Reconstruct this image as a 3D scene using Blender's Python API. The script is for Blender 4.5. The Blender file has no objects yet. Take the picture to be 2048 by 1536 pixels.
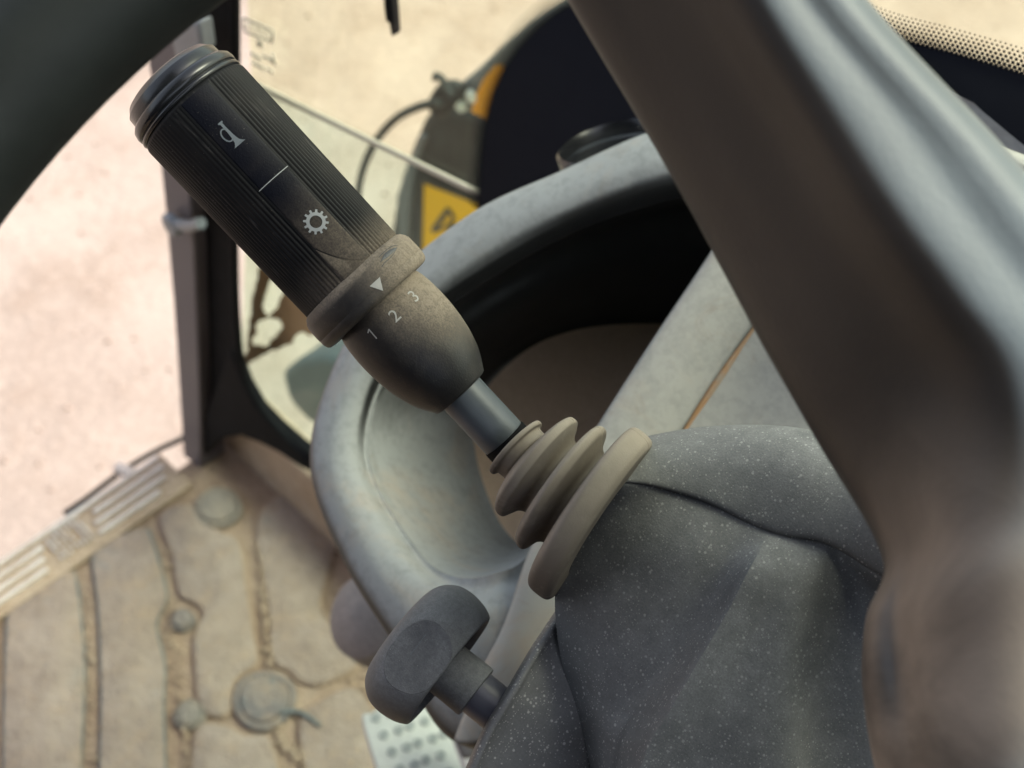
import bpy, bmesh, math, random
from mathutils import Vector, Matrix, noise
random.seed(7)
SC = bpy.context.scene
COL = SC.collection
R = math.radians

# ---------------------------------------------------------------- camera, sky, sun, exposure
FPX = 2600.0                                   # focal length in pixels of a 2048 px wide picture
U = Vector((.1216, .605, .787)).normalized()   # world up, forward, right seen from the camera's axes
F = Vector((.684, .524, -.505)); F = (F - U*F.dot(U)).normalized()
RT = F.cross(U).normalized()
CAMROT = Matrix((RT, F, U))                    # camera axes -> world (x right, y forward, z up)
CAMLOC = Vector((0, 0, 2.1))
cam_d = bpy.data.cameras.new('camera')
cam = bpy.data.objects.new('camera', cam_d); COL.objects.link(cam)
cam.matrix_world = Matrix.Translation(CAMLOC) @ CAMROT.to_4x4()
cam_d.sensor_width = 36.0; cam_d.lens = FPX/2048*36
cam_d.clip_start = .02; cam_d.clip_end = 500
cam_d.dof.use_dof = True; cam_d.dof.focus_distance = .393; cam_d.dof.aperture_fstop = 13.0
SC.camera = cam

w = bpy.data.worlds.new('World'); SC.world = w; w.use_nodes = True
wn = w.node_tree.nodes; bg = wn['Background']
sky = wn.new('ShaderNodeTexSky'); sky.sky_type = 'NISHITA'; sky.sun_disc = False
SUN_EL, SUN_AZ = R(58), R(35)
sky.sun_elevation = SUN_EL; sky.sun_rotation = SUN_AZ; sky.air_density = 1.0; sky.dust_density = 3.0
hs = wn.new('ShaderNodeHueSaturation'); hs.inputs['Saturation'].default_value = .5     # thin white overcast
w.node_tree.links.new(sky.outputs[0], hs.inputs['Color']); w.node_tree.links.new(hs.outputs[0], bg.inputs[0]); bg.inputs[1].default_value = .15
sl = bpy.data.lights.new('sun', 'SUN'); sl.energy = 1.4; sl.angle = R(30); sl.color = (1, .965, .93)
so = bpy.data.objects.new('sun', sl); COL.objects.link(so)
sd = Vector((math.sin(SUN_AZ)*math.cos(SUN_EL), math.cos(SUN_AZ)*math.cos(SUN_EL), math.sin(SUN_EL)))
so.rotation_euler = sd.to_track_quat('Z', 'Y').to_euler(); so.location = (0, 0, 6)
SC.view_settings.view_transform = 'Standard'; SC.view_settings.look = 'None'
SC.view_settings.exposure = 1.36; SC.view_settings.gamma = 1.0

# ---------------------------------------------------------------- where a seen point stands
def ray(px, py): return CAMROT @ Vector(((px-1024)/FPX, -(py-768)/FPX, -1))
def P(px, py, d): return CAMLOC + ray(px, py)*d
def PY(px, py, y):                 # on the upright plane at y metres ahead
    r = ray(px, py); return CAMLOC + r*(y/r.y)
def PZ(px, py, z):                 # on the level plane at height z
    r = ray(px, py); return CAMLOC + r*((z-CAMLOC.z)/r.z)
def cdir(x, y, z): return (CAMROT @ Vector((x, y, z))).normalized()

# ---------------------------------------------------------------- mesh builder
class MB:
    def __init__(s): s.v = []; s.f = []
    def add(s, vs, fs):
        n = len(s.v); s.v += [Vector(a) for a in vs]; s.f += [[i+n for i in f] for f in fs]
    def grid(s, rows, cu=False, cv=False):
        nr, nc = len(rows), len(rows[0]); vs = [p for r in rows for p in r]; fs = []
        for i in range(nr if cv else nr-1):
            for j in range(nc if cu else nc-1):
                a, b = i, (i+1) % nr; c, d = j, (j+1) % nc
                fs.append([a*nc+c, a*nc+d, b*nc+d, b*nc+c])
        s.add(vs, fs)
    def lathe(s, prof, o, z, x=None, seg=64, rf=None, cap0=False, cap1=False):
        z = Vector(z).normalized()
        if x is None: x = z.orthogonal()
        x = (Vector(x) - z*Vector(x).dot(z)).normalized(); y = z.cross(x); o = Vector(o); rows = []
        for (r, h) in prof:
            row = []
            for k in range(seg):
                a = 2*math.pi*k/seg; rr = r if rf is None else rf(r, h, a)
                row.append(o + z*h + (x*math.cos(a) + y*math.sin(a))*rr)
            rows.append(row)
        n = len(s.v); s.grid(rows, cu=True)
        if cap0: s.f.append([n+k for k in range(seg)][::-1])
        if cap1: s.f.append([n+(len(rows)-1)*seg+k for k in range(seg)])
    def prism(s, pts, ext, dirs=None):
        ext = Vector(ext); n = len(pts); pts = [Vector(p) for p in pts]
        s.add(pts + [p+ext for p in pts], [list(range(n))[::-1], [i+n for i in range(n)]] +
              [[i, (i+1) % n, (i+1) % n+n, i+n] for i in range(n)])
    def box(s, c, sx, sy, sz, m=None):
        m = m or Matrix.Identity(3); c = Vector(c)
        vs = [c + m @ Vector((a*sx/2, b*sy/2, d*sz/2)) for a in (-1, 1) for b in (-1, 1) for d in (-1, 1)]
        s.add(vs, [[0,1,3,2],[4,6,7,5],[0,4,5,1],[2,3,7,6],[0,2,6,4],[1,5,7,3]])
    def tube(s, pts, r, seg=12, sub=6):
        pts = spline([Vector(p) for p in pts], sub) if sub > 1 else [Vector(p) for p in pts]
        rows = []; up = None; N = len(pts)
        for i, p in enumerate(pts):
            t = (pts[min(i+1, N-1)] - pts[max(i-1, 0)]).normalized()
            up = t.orthogonal().normalized() if up is None else (up - t*up.dot(t)).normalized()
            b = t.cross(up); rr = r(i/(N-1)) if callable(r) else r
            rows.append([p + (up*math.cos(a) + b*math.sin(a))*rr for a in (2*math.pi*k/seg for k in range(seg))])
        n = len(s.v); s.grid(rows, cu=True)
        s.f.append([n+k for k in range(seg)][::-1]); s.f.append([n+(N-1)*seg+k for k in range(seg)])
def cr(a, b, c, d, t):
    return .5*((2*b) + (c-a)*t + (2*a-5*b+4*c-d)*t*t + (3*b-a-3*c+d)*t*t*t)
def spline(p, sub, closed=False):
    n = len(p); out = []
    for i in range(n if closed else n-1):
        if closed: q = [p[(i+k) % n] for k in (-1, 0, 1, 2)]
        else: q = [p[max(i-1, 0)], p[i], p[i+1], p[min(i+2, n-1)]]
        for k in range(sub): out.append(cr(*q, k/sub))
    if not closed: out.append(p[-1])
    return out
def bspl(r, su, closed, br):
    if not br: return spline(r, su, closed)
    out = []; e = [0] + list(br) + [len(r)-1]
    for a, b in zip(e, e[1:]): out += spline(r[a:b+1], su)[:-1]
    return out + [r[-1]]
def surf(rows, su=8, sv=8, closed=False, conv=True, br=(), brv=()):
    rows = [[P(*c) if conv else Vector(c) for c in r] for r in rows]
    rows = [bspl(r, su, closed, br) for r in rows]
    cols = [bspl([r[j] for r in rows], sv, False, brv) for j in range(len(rows[0]))]
    return [[c[i] for c in cols] for i in range(len(cols[0]))]

def prop(o, label=None, cat=None, group=None, kind=None):
    if label: o['label'] = label
    if cat: o['category'] = cat
    if group: o['group'] = group
    if kind: o['kind'] = kind
    return o
def thing(name, loc, label, cat, rot=None, group=None):
    o = bpy.data.objects.new(name, None); COL.objects.link(o); o.empty_display_size = .02
    o.matrix_world = Matrix.Translation(loc) @ (rot.to_4x4() if rot else Matrix.Identity(4))
    return prop(o, label, cat, group)
def wmat(o):
    m = o.matrix_basis.copy()
    while o.parent: o = o.parent; m = o.matrix_basis @ m
    return m
def obj(name, mb, mat, parent=None, sharp=35, local=False, solid=0, bevel=0, label=None, kind=None, doub=0):
    me = bpy.data.meshes.new(name)
    vs = mb.v; base = Vector((0, 0, 0))
    o = bpy.data.objects.new(name, me)
    if parent is not None:
        o.parent = parent
        if not local:
            inv = wmat(parent).inverted(); vs = [inv @ p for p in vs]
    else:
        n = max(len(vs), 1); base = sum(vs, Vector())/n; vs = [p-base for p in vs]; o.location = base
    me.from_pydata([tuple(p) for p in vs], [], mb.f)
    bm = bmesh.new(); bm.from_mesh(me)
    bmesh.ops.remove_doubles(bm, verts=bm.verts, dist=1e-7)
    bmesh.ops.recalc_face_normals(bm, faces=bm.faces); bm.to_mesh(me); bm.free()
    me.polygons.foreach_set('use_smooth', [True]*len(me.polygons))
    if sharp: me.set_sharp_from_angle(angle=R(sharp))
    if mat: me.materials.append(mat)
    COL.objects.link(o)
    if solid:
        m = o.modifiers.new('thick', 'SOLIDIFY'); m.thickness = solid; m.offset = 0
    if bevel:
        m = o.modifiers.new('edge', 'BEVEL'); m.width = bevel; m.segments = 3; m.limit_method = 'ANGLE'; m.angle_limit = R(30)
        m.harden_normals = False
    if label: o['label'] = label
    if kind: o['kind'] = kind
    return o

# ---------------------------------------------------------------- materials
class NT:
    def __init__(s, name):
        s.m = bpy.data.materials.new(name); s.m.use_nodes = True; s.t = s.m.node_tree
        s.b = s.t.nodes['Principled BSDF']; s.out = s.t.nodes['Material Output']
        s.tc = s.t.nodes.new('ShaderNodeTexCoord'); s.co = s.tc.outputs['Object']
    def lk(s, a, b): s.t.links.new(a, b)
    def put(s, sock, v):
        if isinstance(v, bpy.types.NodeSocket): s.lk(v, sock)
        elif isinstance(v, (tuple, list)): sock.default_value = tuple(v) + ((1,) if len(v) == 3 and sock.type == 'RGBA' else ())
        else: sock.default_value = v
    def math(s, op, a, b=0, c=0, clamp=False):
        n = s.t.nodes.new('ShaderNodeMath'); n.operation = op; n.use_clamp = clamp
        for i, v in enumerate((a, b, c)): s.put(n.inputs[i], v)
        return n.outputs[0]
    def noise(s, scale, detail=4, rough=.6, dist=0, co=None, vscale=None):
        n = s.t.nodes.new('ShaderNodeTexNoise'); n.inputs['Scale'].default_value = scale
        n.inputs['Detail'].default_value = detail; n.inputs['Roughness'].default_value = rough; n.inputs['Distortion'].default_value = dist
        c = co or s.co
        if vscale:
            mp = s.t.nodes.new('ShaderNodeMapping'); mp.inputs['Scale'].default_value = vscale; s.lk(c, mp.inputs[0]); c = mp.outputs[0]
        s.lk(c, n.inputs['Vector']); return n.outputs['Fac']
    def ramp(s, v, lo, hi, a=0., b=1.):
        n = s.t.nodes.new('ShaderNodeMapRange'); n.interpolation_type = 'SMOOTHSTEP'; s.put(n.inputs[0], v)
        for i, x in zip((1, 2, 3, 4), (lo, hi, a, b)): n.inputs[i].default_value = x
        return n.outputs[0]
    def mix(s, f, a, b, mode='MIX'):
        n = s.t.nodes.new('ShaderNodeMix'); n.data_type = 'RGBA'; n.blend_type = mode
        s.put(n.inputs[0], f); s.put(n.inputs[6], a); s.put(n.inputs[7], b); return n.outputs[2]
    def axis(s, i, co=None):
        n = s.t.nodes.new('ShaderNodeSeparateXYZ'); s.lk(co or s.co, n.inputs[0]); return n.outputs[i]
    def nz(s):
        g = s.t.nodes.new('ShaderNodeNewGeometry'); return s.axis(2, g.outputs['Normal'])
    def specks(s, scale, rad, keep=.5):
        n = s.t.nodes.new('ShaderNodeTexVoronoi'); n.inputs['Scale'].default_value = scale; s.lk(s.co, n.inputs['Vector'])
        rr = s.axis(0, n.outputs['Color'])
        r = s.math('MULTIPLY', s.ramp(rr, keep, 1.0), rad)
        d = s.math('SUBTRACT', r, n.outputs['Distance'])
        return s.ramp(d, 0, rad*.35)
    def bump(s, h, strength=.2, dist=.0002, prev=None):
        n = s.t.nodes.new('ShaderNodeBump'); n.inputs['Strength'].default_value = strength; n.inputs['Distance'].default_value = dist
        s.put(n.inputs['Height'], h)
        if prev: s.lk(prev, n.inputs['Normal'])
        s.lk(n.outputs[0], s.b.inputs['Normal']); return n.outputs[0]
    def done(s, col, rough=.6, metal=0, spec=.5):
        s.put(s.b.inputs['Base Color'], col); s.put(s.b.inputs['Roughness'], rough)
        s.b.inputs['Metallic'].default_value = metal; s.b.inputs['Specular IOR Level'].default_value = spec
        return s.m

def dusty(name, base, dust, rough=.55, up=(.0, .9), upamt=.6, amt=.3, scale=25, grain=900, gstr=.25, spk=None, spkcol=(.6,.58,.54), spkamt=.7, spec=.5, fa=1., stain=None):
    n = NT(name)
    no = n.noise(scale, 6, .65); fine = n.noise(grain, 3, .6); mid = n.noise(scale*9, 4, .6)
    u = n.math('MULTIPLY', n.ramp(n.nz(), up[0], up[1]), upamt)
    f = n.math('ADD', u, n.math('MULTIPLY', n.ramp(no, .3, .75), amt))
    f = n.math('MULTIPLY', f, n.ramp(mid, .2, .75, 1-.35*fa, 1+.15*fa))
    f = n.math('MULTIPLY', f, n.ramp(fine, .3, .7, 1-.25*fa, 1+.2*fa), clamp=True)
    if stain:
        dust = n.mix(n.ramp(n.noise(scale*.8, 5, .7, .8), .50, .72, 0, .6), dust, stain)
        dust = n.mix(n.ramp(n.noise(scale*3.3, 5, .7, 1.2), .55, .75, 0, .35), dust, tuple(c*.6 for c in stain))
    col = n.mix(f, base, dust)
    if spk:
        for (sc, rd, kp) in spk:
            col = n.mix(n.math('MULTIPLY', n.specks(sc, rd, kp), spkamt), col, spkcol)
    n.bump(fine, gstr, .0003)
    return n.done(col, n.ramp(f, 0, 1, rough, .85), spec=spec)

def seam_grain(name, base, rough=.5, spec=.5, grain=1400, gstr=.2, var=.25):
    n = NT(name); fine = n.noise(grain, 3, .6); big = n.noise(60, 4, .6)
    col = n.mix(n.ramp(big, .3, .7, 0, var), base, tuple(min(1, c*1.9+.01) for c in base))
    n.bump(fine, gstr, .0002); return n.done(col, rough, spec=spec)
SPK = [(760, .40, .45), (1500, .40, .45), (300, .20, .80)]
M = {}
M['shroud'] = dusty('column_plastic', (.062,.064,.066), (.225,.228,.228), .55, (.0, .95), .60, .35, 22, 1500, .35, SPK, (.42,.42,.40), .5)
M['panel'] = dusty('cover_plastic', (.078,.079,.081), (.24,.24,.238), .5, (.1, 1), .35, .25, 20, 1500, .4, SPK, (.5,.49,.46), .6)
M['knob'] = dusty('knob_plastic', (.026,.028,.031), (.17,.175,.18), .55, (-.3, .9), .55, .35, 60, 2200, .4, [(1800,.2,.85)], (.3,.3,.3), .4)
M['knob_face'] = dusty('knob_face_plastic', (.032,.033,.036), (.16,.162,.168), .6, (0, 1), .3, .5, 90, 2200, .5, [(1500,.3,.7)], (.25,.25,.25), .5)
M['knob_shaft'] = seam_grain('shaft_plastic', (.05,.051,.068), .4)
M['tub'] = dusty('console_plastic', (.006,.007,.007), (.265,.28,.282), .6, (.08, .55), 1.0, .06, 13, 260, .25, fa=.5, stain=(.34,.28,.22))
M['dash'] = dusty('dash_plastic', (.10,.11,.11), (.34,.335,.305), .6, (.0, .6), .9, .35, 12, 300, .2, fa=.5, stain=(.36,.26,.17))
M['tan_dust'] = dusty('dust_floor', (.46,.33,.22), (.60,.46,.33), .8, (-.2, .8), .7, .35, 20, 500, .3)
n = NT('wheel_plastic'); vl = n.t.nodes.new('ShaderNodeVectorMath'); vl.operation = 'LENGTH'; n.lk(n.co, vl.inputs[0]); hubd = vl.outputs['Value']
fb = n.noise(14, 5, .6, .6); fs = n.noise(6, 3, .5, co=n.co, vscale=(1, 3, 1)); fg = n.noise(700, 3, .6)
f = n.math('MULTIPLY', n.ramp(hubd, .085, .050), n.ramp(fb, .30, .62, .15, .9)); f = n.math('ADD', f, n.ramp(fs, .4, .8, 0, .10), clamp=True)  # tan near the hub: dust plus the hand's reflection put into the colour
sky_sheen = n.math('MULTIPLY', n.ramp(n.nz(), .5, .8), n.ramp(n.noise(9, 5, .6), .3, .7, .72, 1.05))  # blue grey on up-facing sides: sky reflection painted into the colour
n.bump(fg, .25, .0004); M['wheel'] = n.done(n.mix(f, n.mix(sky_sheen, n.mix(n.ramp(fb, .3, .7), (.010,.0085,.0075), (.019,.016,.0135)), (.135,.160,.175)), (.27,.22,.175)), .5, spec=.45)
M['rim'] = seam_grain('rim_rubber', (.007,.009,.008), .6, .25, grain=700)
M['black'] = seam_grain('black_rubber', (.005,.005,.0055), .75, .08, grain=500)
M['black_gloss'] = seam_grain('black_gloss', (.008,.0085,.010), .26, grain=500, gstr=.03)
M['frit'] = seam_grain('fired_black_print', (.010,.011,.015), .8, .03, grain=300, gstr=.0, var=.05)
M['post'] = dusty('post_paint', (.075,.066,.072), (.17,.14,.14), .5, (-.5, .8), .5, .5, 9, 300, .2)
M['metal'] = seam_grain('grey_metal', (.16,.17,.18), .4)
M['alloy'] = dusty('alloy_strip', (.70,.64,.60), (.46,.33,.23), .45, (.2, 1), .35, .4, 30, 500, .2)
M['fender'] = dusty('chassis_paint', (.012,.017,.017), (.09,.112,.108), .7, (0, 1), .25, .5, 7, 200, .2, spec=.15)
M['fender_pale'] = dusty('arm_paint', (.10,.125,.135), (.24,.26,.25), .5, (0, 1), .4, .4, 9, 200, .2)
M['trim'] = dusty('seam_trim', (.46,.43,.34), (.54,.50,.41), .6, (0, 1), .4, .4, 30, 200, .2)
M['yellow'] = seam_grain('label_yellow', (1.0,.53,.002), .6, .1, gstr=.02, var=.0)
M['orange'] = seam_grain('reflector_orange', (.95,.42,.02), .6, .1, gstr=.02, var=.0)
M['ink'] = seam_grain('label_ink', (.03,.028,.01), .5, gstr=.0, var=.0)
M['white_bits'] = seam_grain('pale_fitting', (.62,.70,.62), .4)
M['mark'] = seam_grain('printed_grey', (.24,.25,.25), .6, gstr=.0, var=.4)
M['mark_num'] = seam_grain('printed_pale', (.34,.33,.30), .7, gstr=.0, var=.5)
M['mark_dim'] = seam_grain('printed_dim', (.095,.11,.125), .6, gstr=.0, var=.1)
M['mark_glass'] = seam_grain('glass_etching', (.92,.86,.70), .7, gstr=.0, var=.0)
M['mud'] = dusty('dried_mud', (.40,.27,.14), (.52,.37,.21), .85, (-.5, .8), .3, .5, 40, 300, .3)
M['pedal'] = dusty('pedal_metal', (.50,.48,.44), (.64,.61,.55), .5, (0, 1), .5, .5, 30, 400, .2)
M['pedal_hole'] = seam_grain('pedal_stud', (.34,.34,.32), .6)
M['pedal_dark'] = dusty('pedal_arm', (.05,.045,.045), (.30,.27,.26), .5, (-.2, 1), .6, .2, 30, 400, .2)
M['grommet'] = dusty('grommet_rubber', (.13,.11,.105), (.33,.28,.25), .6, (-.2, 1), .6, .3, 20, 400, .2)
M['white_panel'] = dusty('white_paint', (.55,.52,.51), (.60,.55,.52), .5, (0, 1), .4, .3, 15, 400, .1)

def floor_mat(name, base, dust, s1, blue):
    n = NT(name); a = n.noise(s1, 6, .7); b = n.noise(s1*7, 5, .7); c = n.noise(320, 2, .5)
    col = n.mix(n.ramp(a, .35, .65), base, dust)
    col = n.mix(n.ramp(b, .35, .75, 0, .45), col, tuple(x*.62 for x in base))
    col = n.mix(n.math('MULTIPLY', n.ramp(n.noise(s1*2.3, 3, .5), .60, .72), blue), col, (.14,.16,.16))
    d = n.noise(40, 5, .75); col = n.mix(n.ramp(d, .48, .70, 0, .45), col, (.40,.27,.17))
    n.bump(c, .7, .003, n.bump(b, .8, .006)); return n.done(col, .85)
M['pad'] = floor_mat('mat_pad_rubber', (.29,.212,.16), (.37,.285,.225), 9, .35)
M['pad_edge'] = floor_mat('mat_bare_rubber', (.14,.155,.155), (.24,.22,.19), 20, .3)
M['dirt'] = floor_mat('packed_dirt', (.32,.21,.14), (.41,.29,.205), 14, .12)
M['sill_dirt'] = floor_mat('sill_dirt', (.46,.32,.21), (.56,.42,.30), 14, .1)
def ground_mat():
    n = NT('dry_sand'); a = n.noise(1.6, 6, .65); b = n.noise(5, 5, .6, .3); c = n.noise(60, 4, .7)
    col = n.mix(n.ramp(a, .35, .65), (.335,.262,.208), (.415,.335,.272))
    col = n.mix(n.ramp(b, .42, .70, 0, .55), col, (.27,.195,.14))
    col = n.mix(n.ramp(c, .45, .65, 0, .4), col, (.52,.41,.325))
    n.bump(c, .6, .01, n.bump(b, .5, .04)); return n.done(col, .95, spec=.2)
M['ground'] = ground_mat()
M['stone'] = seam_grain('stone', (.33,.25,.195), .9, spec=.1, grain=200, var=.5)
def glass_mat(name, tint, refl=.06):
    m = bpy.data.materials.new(name); m.use_nodes = True; t = m.node_tree; t.nodes.remove(t.nodes['Principled BSDF'])
    tr = t.nodes.new('ShaderNodeBsdfTransparent'); tr.inputs[0].default_value = (*tint, 1)
    gl = t.nodes.new('ShaderNodeBsdfGlossy'); gl.inputs['Roughness'].default_value = .02
    mx = t.nodes.new('ShaderNodeMixShader'); lw = t.nodes.new('ShaderNodeLayerWeight'); pw = t.nodes.new('ShaderNodeMath'); pw.operation = 'POWER'; pw.inputs[1].default_value = 5
    ad = t.nodes.new('ShaderNodeMath'); ad.operation = 'MULTIPLY_ADD'; ad.inputs[1].default_value = .8; ad.inputs[2].default_value = .02
    t.links.new(lw.outputs['Facing'], pw.inputs[0]); t.links.new(pw.outputs[0], ad.inputs[0]); t.links.new(ad.outputs[0], mx.inputs[0]); t.links.new(tr.outputs[0], mx.inputs[1]); t.links.new(gl.outputs[0], mx.inputs[2])
    t.links.new(mx.outputs[0], t.nodes['Material Output'].inputs[0]); return m
M['glass'] = glass_mat('windscreen_glass', (.95, .98, .88))
M['glass_low'] = glass_mat('lower_glass', (.86, .95, .87))

# ---------------------------------------------------------------- ground and cab shell
g = MB(); N = 90
def gz(x, y):
    d = math.hypot(x, y); return .02*noise.noise(Vector((x*1.3, y*1.3, 0))) if d < 12 else 0
rows = []
ticks = [-200, -80, -40, -20] + [-12 + 24*i/N for i in range(N+1)] + [20, 40, 80, 200]
g.grid([[Vector((x, y, gz(x, y))) for x in ticks] for y in ticks])
prop(obj('ground', g, M['ground'], sharp=0), 'dry pinkish sand outside the cab', None, None, 'structure')

sb = MB(); rs = random.Random(11)
for q_ in range(1500):
    x_, y_ = rs.uniform(-3.2, 1.2), rs.uniform(.5, 3.6); s_ = rs.uniform(.003, .009)*(2 if rs.random() < .03 else 1); c_ = Vector((x_, y_, gz(x_, y_)+s_*.2))
    vs_ = [c_ + Vector((a_*s_*rs.uniform(.6, 1.2), b_*s_*rs.uniform(.6, 1.2), d_*s_*rs.uniform(.4, .8))) for a_, b_, d_ in ((1,0,0),(0,1,0),(-1,0,0),(0,-1,0),(0,0,1),(0,0,-1))]
    sb.add(vs_, [[0,1,4],[1,2,4],[2,3,4],[3,0,4],[1,0,5],[2,1,5],[3,2,5],[0,3,5]])
prop(obj('gravel', sb, M['stone'], sharp=0), 'loose small stones scattered on the sand outside', None, None, 'stuff')
WS = .45                                        # the windscreen stands this far ahead of the camera
XS = -.66                                       # outer edge of the door sill
fl = MB(); fl.box((.07, -.275, .96), 1.42, 1.45, .07)
prop(obj('cab_floor', fl, M['dirt'], bevel=.004), 'dirt covered steel floor of the cab', None, None, 'structure')
fw = MB(); fw.box((.09, .452, 1.028), 1.50, .03, .104)
prop(obj('front_wall', fw, M['sill_dirt'], bevel=.006), 'low dusty wall below the windscreen', None, None, 'structure')
rf = MB(); rf.box((.1, -.62, 2.86), 1.6, 1.2, .06)  # unseen slab added to dim the cab, left open ahead for sky light
prop(obj('unseen_roof', rf, M['black'], bevel=.01), 'unseen dark roof over the driver, added to dim the cab', None, None, 'structure')
bw = MB(); bw.box((.1, -1.2, 1.9), 1.5, .05, 1.9)  # unseen wall, put in to stop light from behind
prop(obj('unseen_rear_wall', bw, M['black'], bevel=.01), 'unseen dark wall behind the seat, blocking light', None, None, 'structure')
rw = MB(); rw.box((.86, -.4, 1.55), .05, 1.6, 1.1)
prop(obj('side_wall', rw, M['black'], bevel=.01), 'dark wall on the right of the seat', None, None, 'structure')

# ---------------------------------------------------------------- windscreen
wsT = thing('windscreen', Vector((0, WS, 1.12)), 'clear windscreen with a black dotted print border and dusty lower pane', 'windscreen')
z0 = PY(760, 293, WS).z
def jz(x):
    ja, jb = PY(560, 195, WS), PY(970, 395, WS); return ja.z + (jb.z-ja.z)/(jb.x-ja.x)*(x-ja.x)
up = MB(); up.prism([(-.58,WS,jz(-.58)),(.8,WS,jz(.8)),(.8,WS,2.8),(-.58,WS,2.8)], (0,.005,0)); obj('upper_pane', up, M['glass'], wsT)
lo = MB(); lo.prism([(-.62,WS,1.08),(.8,WS,1.08),(.8,WS,jz(.8)-.001),(-.58,WS,jz(-.58)-.001)], (0,.005,0)); obj('lower_pane', lo, M['glass_low'], wsT, label='greenish lower glass pane')
ja, jb = PY(560, 195, WS), PY(970, 395, WS); js = (jb.z-ja.z)/(jb.x-ja.x)
def jz(x): return ja.z + js*(x-ja.x)
tr = MB(); tr.prism([Vector((x, WS-.001, jz(x)+h)) for x, h in ((-.58,.0024),(.20,.0024),(.80,.0024),(.80,-.0024),(.20,-.0024),(-.58,-.0024))], (0, .0035, 0)); obj('seam_trim', tr, M['trim'], wsT, bevel=.002)
border = [(958,430),(960,380),(964,330),(971,270),(983,205),(998,165),(1022,122),(1056,78),(1098,40),(1145,12),(1200,-8),(1330,-30),(1500,-15),(1650,28),(1790,78),(1900,108),(2048,152),(2200,205),(2400,290)]
bw3 = spline([PY(a, b, WS-.0012) for a, b in border], 8)
fp = MB(); n = len(bw3)
low = [Vector((p.x, p.y, min(p.z, 1.50))) for p in bw3]
low[0] = Vector((bw3[0].x, bw3[0].y, 1.50))
fp.prism(bw3 + [Vector((bw3[-1].x, WS-.0012, 1.50)), Vector((bw3[0].x, WS-.0012, 1.50))], (0, .001, 0))
obj('black_print', fp, M['frit'], wsT, sharp=0)
L = [0]
for i in range(1, n): L.append(L[-1] + (bw3[i]-bw3[i-1]).length)
def along(s):
    s = max(0, min(s, L[-1]-1e-6)); i = max(k for k in range(n-1) if L[k] <= s) ; t = (s-L[i])/(L[i+1]-L[i]+1e-9)
    return bw3[i].lerp(bw3[i+1], t), (bw3[i+1]-bw3[i]).normalized()
dots = MB(); pitch = .0021
for k in range(7):
    s = (k % 2)*pitch/2 + .004
    rad = .00108*(1-k/7.8)**.7
    while s < L[-1]:
        p, t = along(s); nn = Vector((-t.z, 0, t.x));
        if nn.z < 0 and t.x > 0: nn = -nn
        c = p + nn*(.0006 + k*pitch*.80)
        ring = [c + Vector((math.cos(a), 0, math.sin(a)))*rad for a in (2*math.pi*q/8 for q in range(8))]
        dots.add(ring, [list(range(8))]); s += pitch
obj('dot_print', dots, M['frit'], wsT, kind='stuff', sharp=0)
# etched maker's mark on the glass, too blurred to read: a frame, a dot and worn strokes
mk = MB()
def gl(px, py): return PY(px, py, WS-.0006)
def bar(mb, a, b, w):
    a, b = gl(*a), gl(*b); t = (b-a).normalized(); q = Vector((-t.z, 0, t.x))*w/2; mb.prism([a-q, b-q, b+q, a+q], (0, .0004, 0))
fr = [(486,36),(546,62),(543,84),(488,62)]
for i in range(4): bar(mk, fr[i], fr[(i+1) % 4], .0022)
for i in range(7):
    x, y = 493+i*7.2, 47+i*3.1
    bar(mk, (x, y), (x+1.5, y+9), .0016)
    if i % 2: bar(mk, (x, y), (x+5, y+2), .0014)
for k in range(8):
    a = k/8*6.283; bar(mk, (519+4*math.cos(a), 88+4*math.sin(a)), (519+4*math.cos(a+.8), 88+4*math.sin(a+.8)), .003)
for (a, b) in [((500,107),(522,118)),((526,112),(548,124)),((504,126),(530,139)),((534,138),(546,146)),((544,108),(549,132))]: bar(mk, a, b, .0026)
obj('etched_mark', mk, M['mark_glass'], wsT, sharp=0)
# dried mud left on the lower pane
md = MB(); outl = [(515,535),(503,600),(496,660),(488,728),(530,706),(590,682),(622,668),(650,640),(640,560),(560,520)]
def inside(p, poly):
    c = False; j = len(poly)-1
    for i in range(len(poly)):
        a, b = poly[i], poly[j]
        if (a[1] > p[1]) != (b[1] > p[1]) and p[0] < (b[0]-a[0])*(p[1]-a[1])/(b[1]-a[1])+a[0]: c = not c
        j = i
    return c
holes = [(548,585,16,48,-.35),(536,655,26,20,.2),(522,676,18,16,0),(606,690,20,26,.3),(592,560,14,22,0)]
def solidmud(x, y):
    x += 5*noise.noise(Vector((x*.06, y*.06, 0))); y += 5*noise.noise(Vector((x*.06, y*.06, 5)))
    if not inside((x, y), outl): return False
    for (cx, cy, rx, ry, an) in holes:
        dx, dy = x-cx, y-cy; u_, v_ = dx*math.cos(an)-dy*math.sin(an), dx*math.sin(an)+dy*math.cos(an)
        if (u_/rx)**2 + (v_/ry)**2 < 1: return False
    return True
st = 2.5; x = 480
while x < 665:
    y = 515
    while y < 740:
        if solidmud(x, y):
            md.add([PY(x+a*st, y+b*st, WS-.0016-.0006*noise.noise(Vector((x*.1, y*.1, 2)))) for a, b in ((0,0),(1,0),(1,1),(0,1))], [[0,1,2,3]])
        y += st
    x += st
prop(obj('mud_smear', md, M['mud'], sharp=0), 'brown dried mud smear on the lower left of the windscreen', 'mud', None, 'stuff')

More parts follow.
